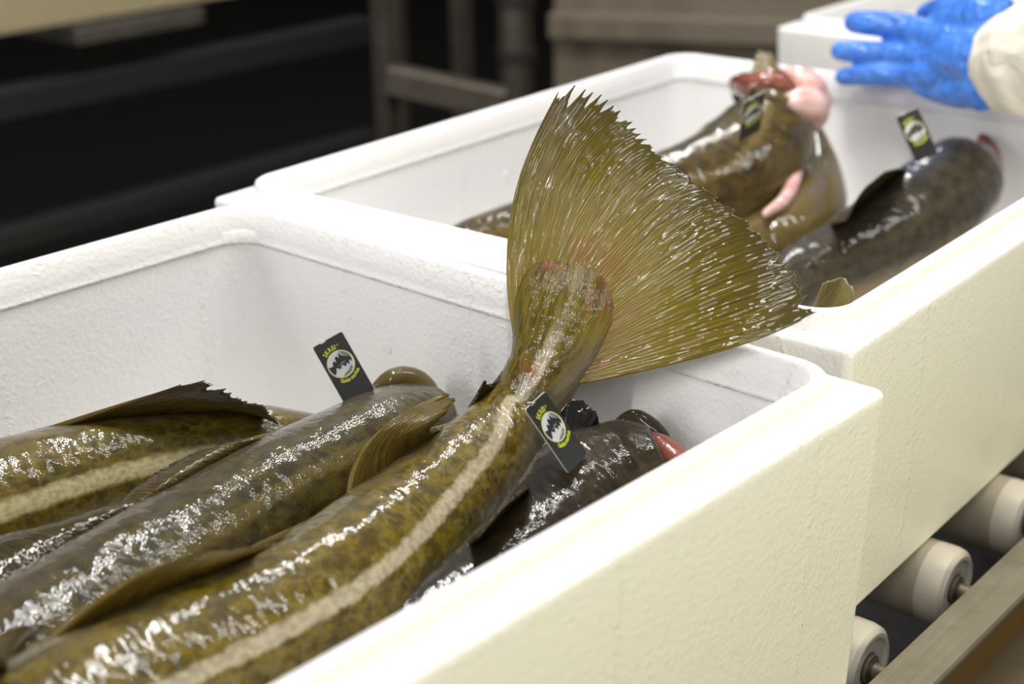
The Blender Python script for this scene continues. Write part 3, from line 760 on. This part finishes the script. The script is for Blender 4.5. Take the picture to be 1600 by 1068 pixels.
fr = group_at('equipment_stand', (p1.x, p1.y, FLOOR), 'dull steel stand with two uprights and a rail behind the boxes', 'frame')
into(fr, rect_tube('upright', (p1.x, p1.y, FLOOR), (p1.x, p1.y, .55), .036, M['steel_dark']), rect_tube('upright', (p2.x, p2.y, FLOOR), (p2.x, p2.y, .55), .036, M['steel_dark']),
     rect_tube('rail', b1, b2, .055, M['steel_dark']))
pc = Vector((-1.4451, 1.6082, -0.2209))
pi = group_at('pipe_column', (pc.x, pc.y, FLOOR), 'grey banded pipe standing behind the steel stand', 'pipe')
o = lathe('pipe', [(FLOOR, .036), (.45, .036)], M['steel_dark'], None, 28, 'Z'); o.data.transform(Matrix.Translation((pc.x, pc.y, 0))); into(pi, o)
for z in (-.36, -.255, -.14):
    o = lathe('band', [(z - .012, .042), (z + .012, .042)], M['dark_metal'], None, 28, 'Z'); o.data.transform(Matrix.Translation((pc.x, pc.y, 0))); into(pi, o)
t1 = Vector((-1.7645, 2.0933, -0.2646)); t2 = Vector((-1.1239, 2.4268, -0.3211))
tb = group_at('steel_trough', ((t1.x + t2.x) / 2, (t1.y + t2.y) / 2, FLOOR), 'long dull steel trough behind the middle box', 'trough')
dv = (t2 - t1); dv.z = 0; ln = dv.length; ang = math.atan2(dv.y, dv.x); mid = (t1 + t2) / 2
def tpart(name, lo, hi, mat):
    o = bevel_box(name, lo, hi, .006, mat); o.data.transform(Matrix.Translation((mid.x, mid.y, 0)) @ Matrix.Rotation(ang, 4, 'Z')); into(tb, o)
tpart('top_edge', (-ln / 2, -.03, mid.z - .03), (ln / 2 + .4, .03, mid.z + .03), M['grey_panel'])
tpart('side_panel', (-ln / 2, .032, mid.z - .2), (ln / 2 + .4, .05, mid.z + .16), M['grey_panel'])
tpart('lower_edge', (-ln / 2, -.03, mid.z - .24), (ln / 2 + .4, .06, mid.z - .2), M['dark_metal'])
for x in (-ln / 2 + .05, ln / 2 + .3): tpart('leg', (x - .02, .01, FLOOR), (x + .02, .05, mid.z - .24), M['dark_metal'])
c1 = Vector((-2.3607, 0.7849, -0.2073)); c2 = Vector((-2.3914, 1.7531, -0.2445))
cb = group_at('side_conveyor', ((c1.x + c2.x) / 2, (c1.y + c2.y) / 2, FLOOR), 'cream sided conveyor in the dark at the upper left', 'conveyor')
dv = c2 - c1; dv.z = 0; ln2 = dv.length; ang2 = math.atan2(dv.y, dv.x); mid2 = (c1 + c2) / 2
def spart(name, lo, hi, mat):
    o = bevel_box(name, lo, hi, .006, mat); o.data.transform(Matrix.Translation((mid2.x, mid2.y, 0)) @ Matrix.Rotation(ang2, 4, 'Z')); into(cb, o)
zb = mid2.z
spart('side_panel', (-ln2 / 2 - .3, 0, zb), (ln2 / 2 + .2, .03, zb + .14), M['cream_panel'])
spart('drip_tray', (-ln2 / 2 + .38, .01, zb - .055), (ln2 / 2 - .22, .25, zb - .012), M['steel'])
spart('frame_beam', (-ln2 / 2 - .3, .05, zb - .2), (ln2 / 2 + .4, .12, zb - .13), M['dark_metal'])
spart('frame_beam', (-ln2 / 2 - .3, .05, zb - .5), (ln2 / 2 + .4, .12, zb - .45), M['dark_metal'])
for x in (-ln2 / 2 - .2, ln2 / 2 + .5): spart('leg', (x - .02, .04, FLOOR), (x + .02, .08, zb), M['steel_dark'])
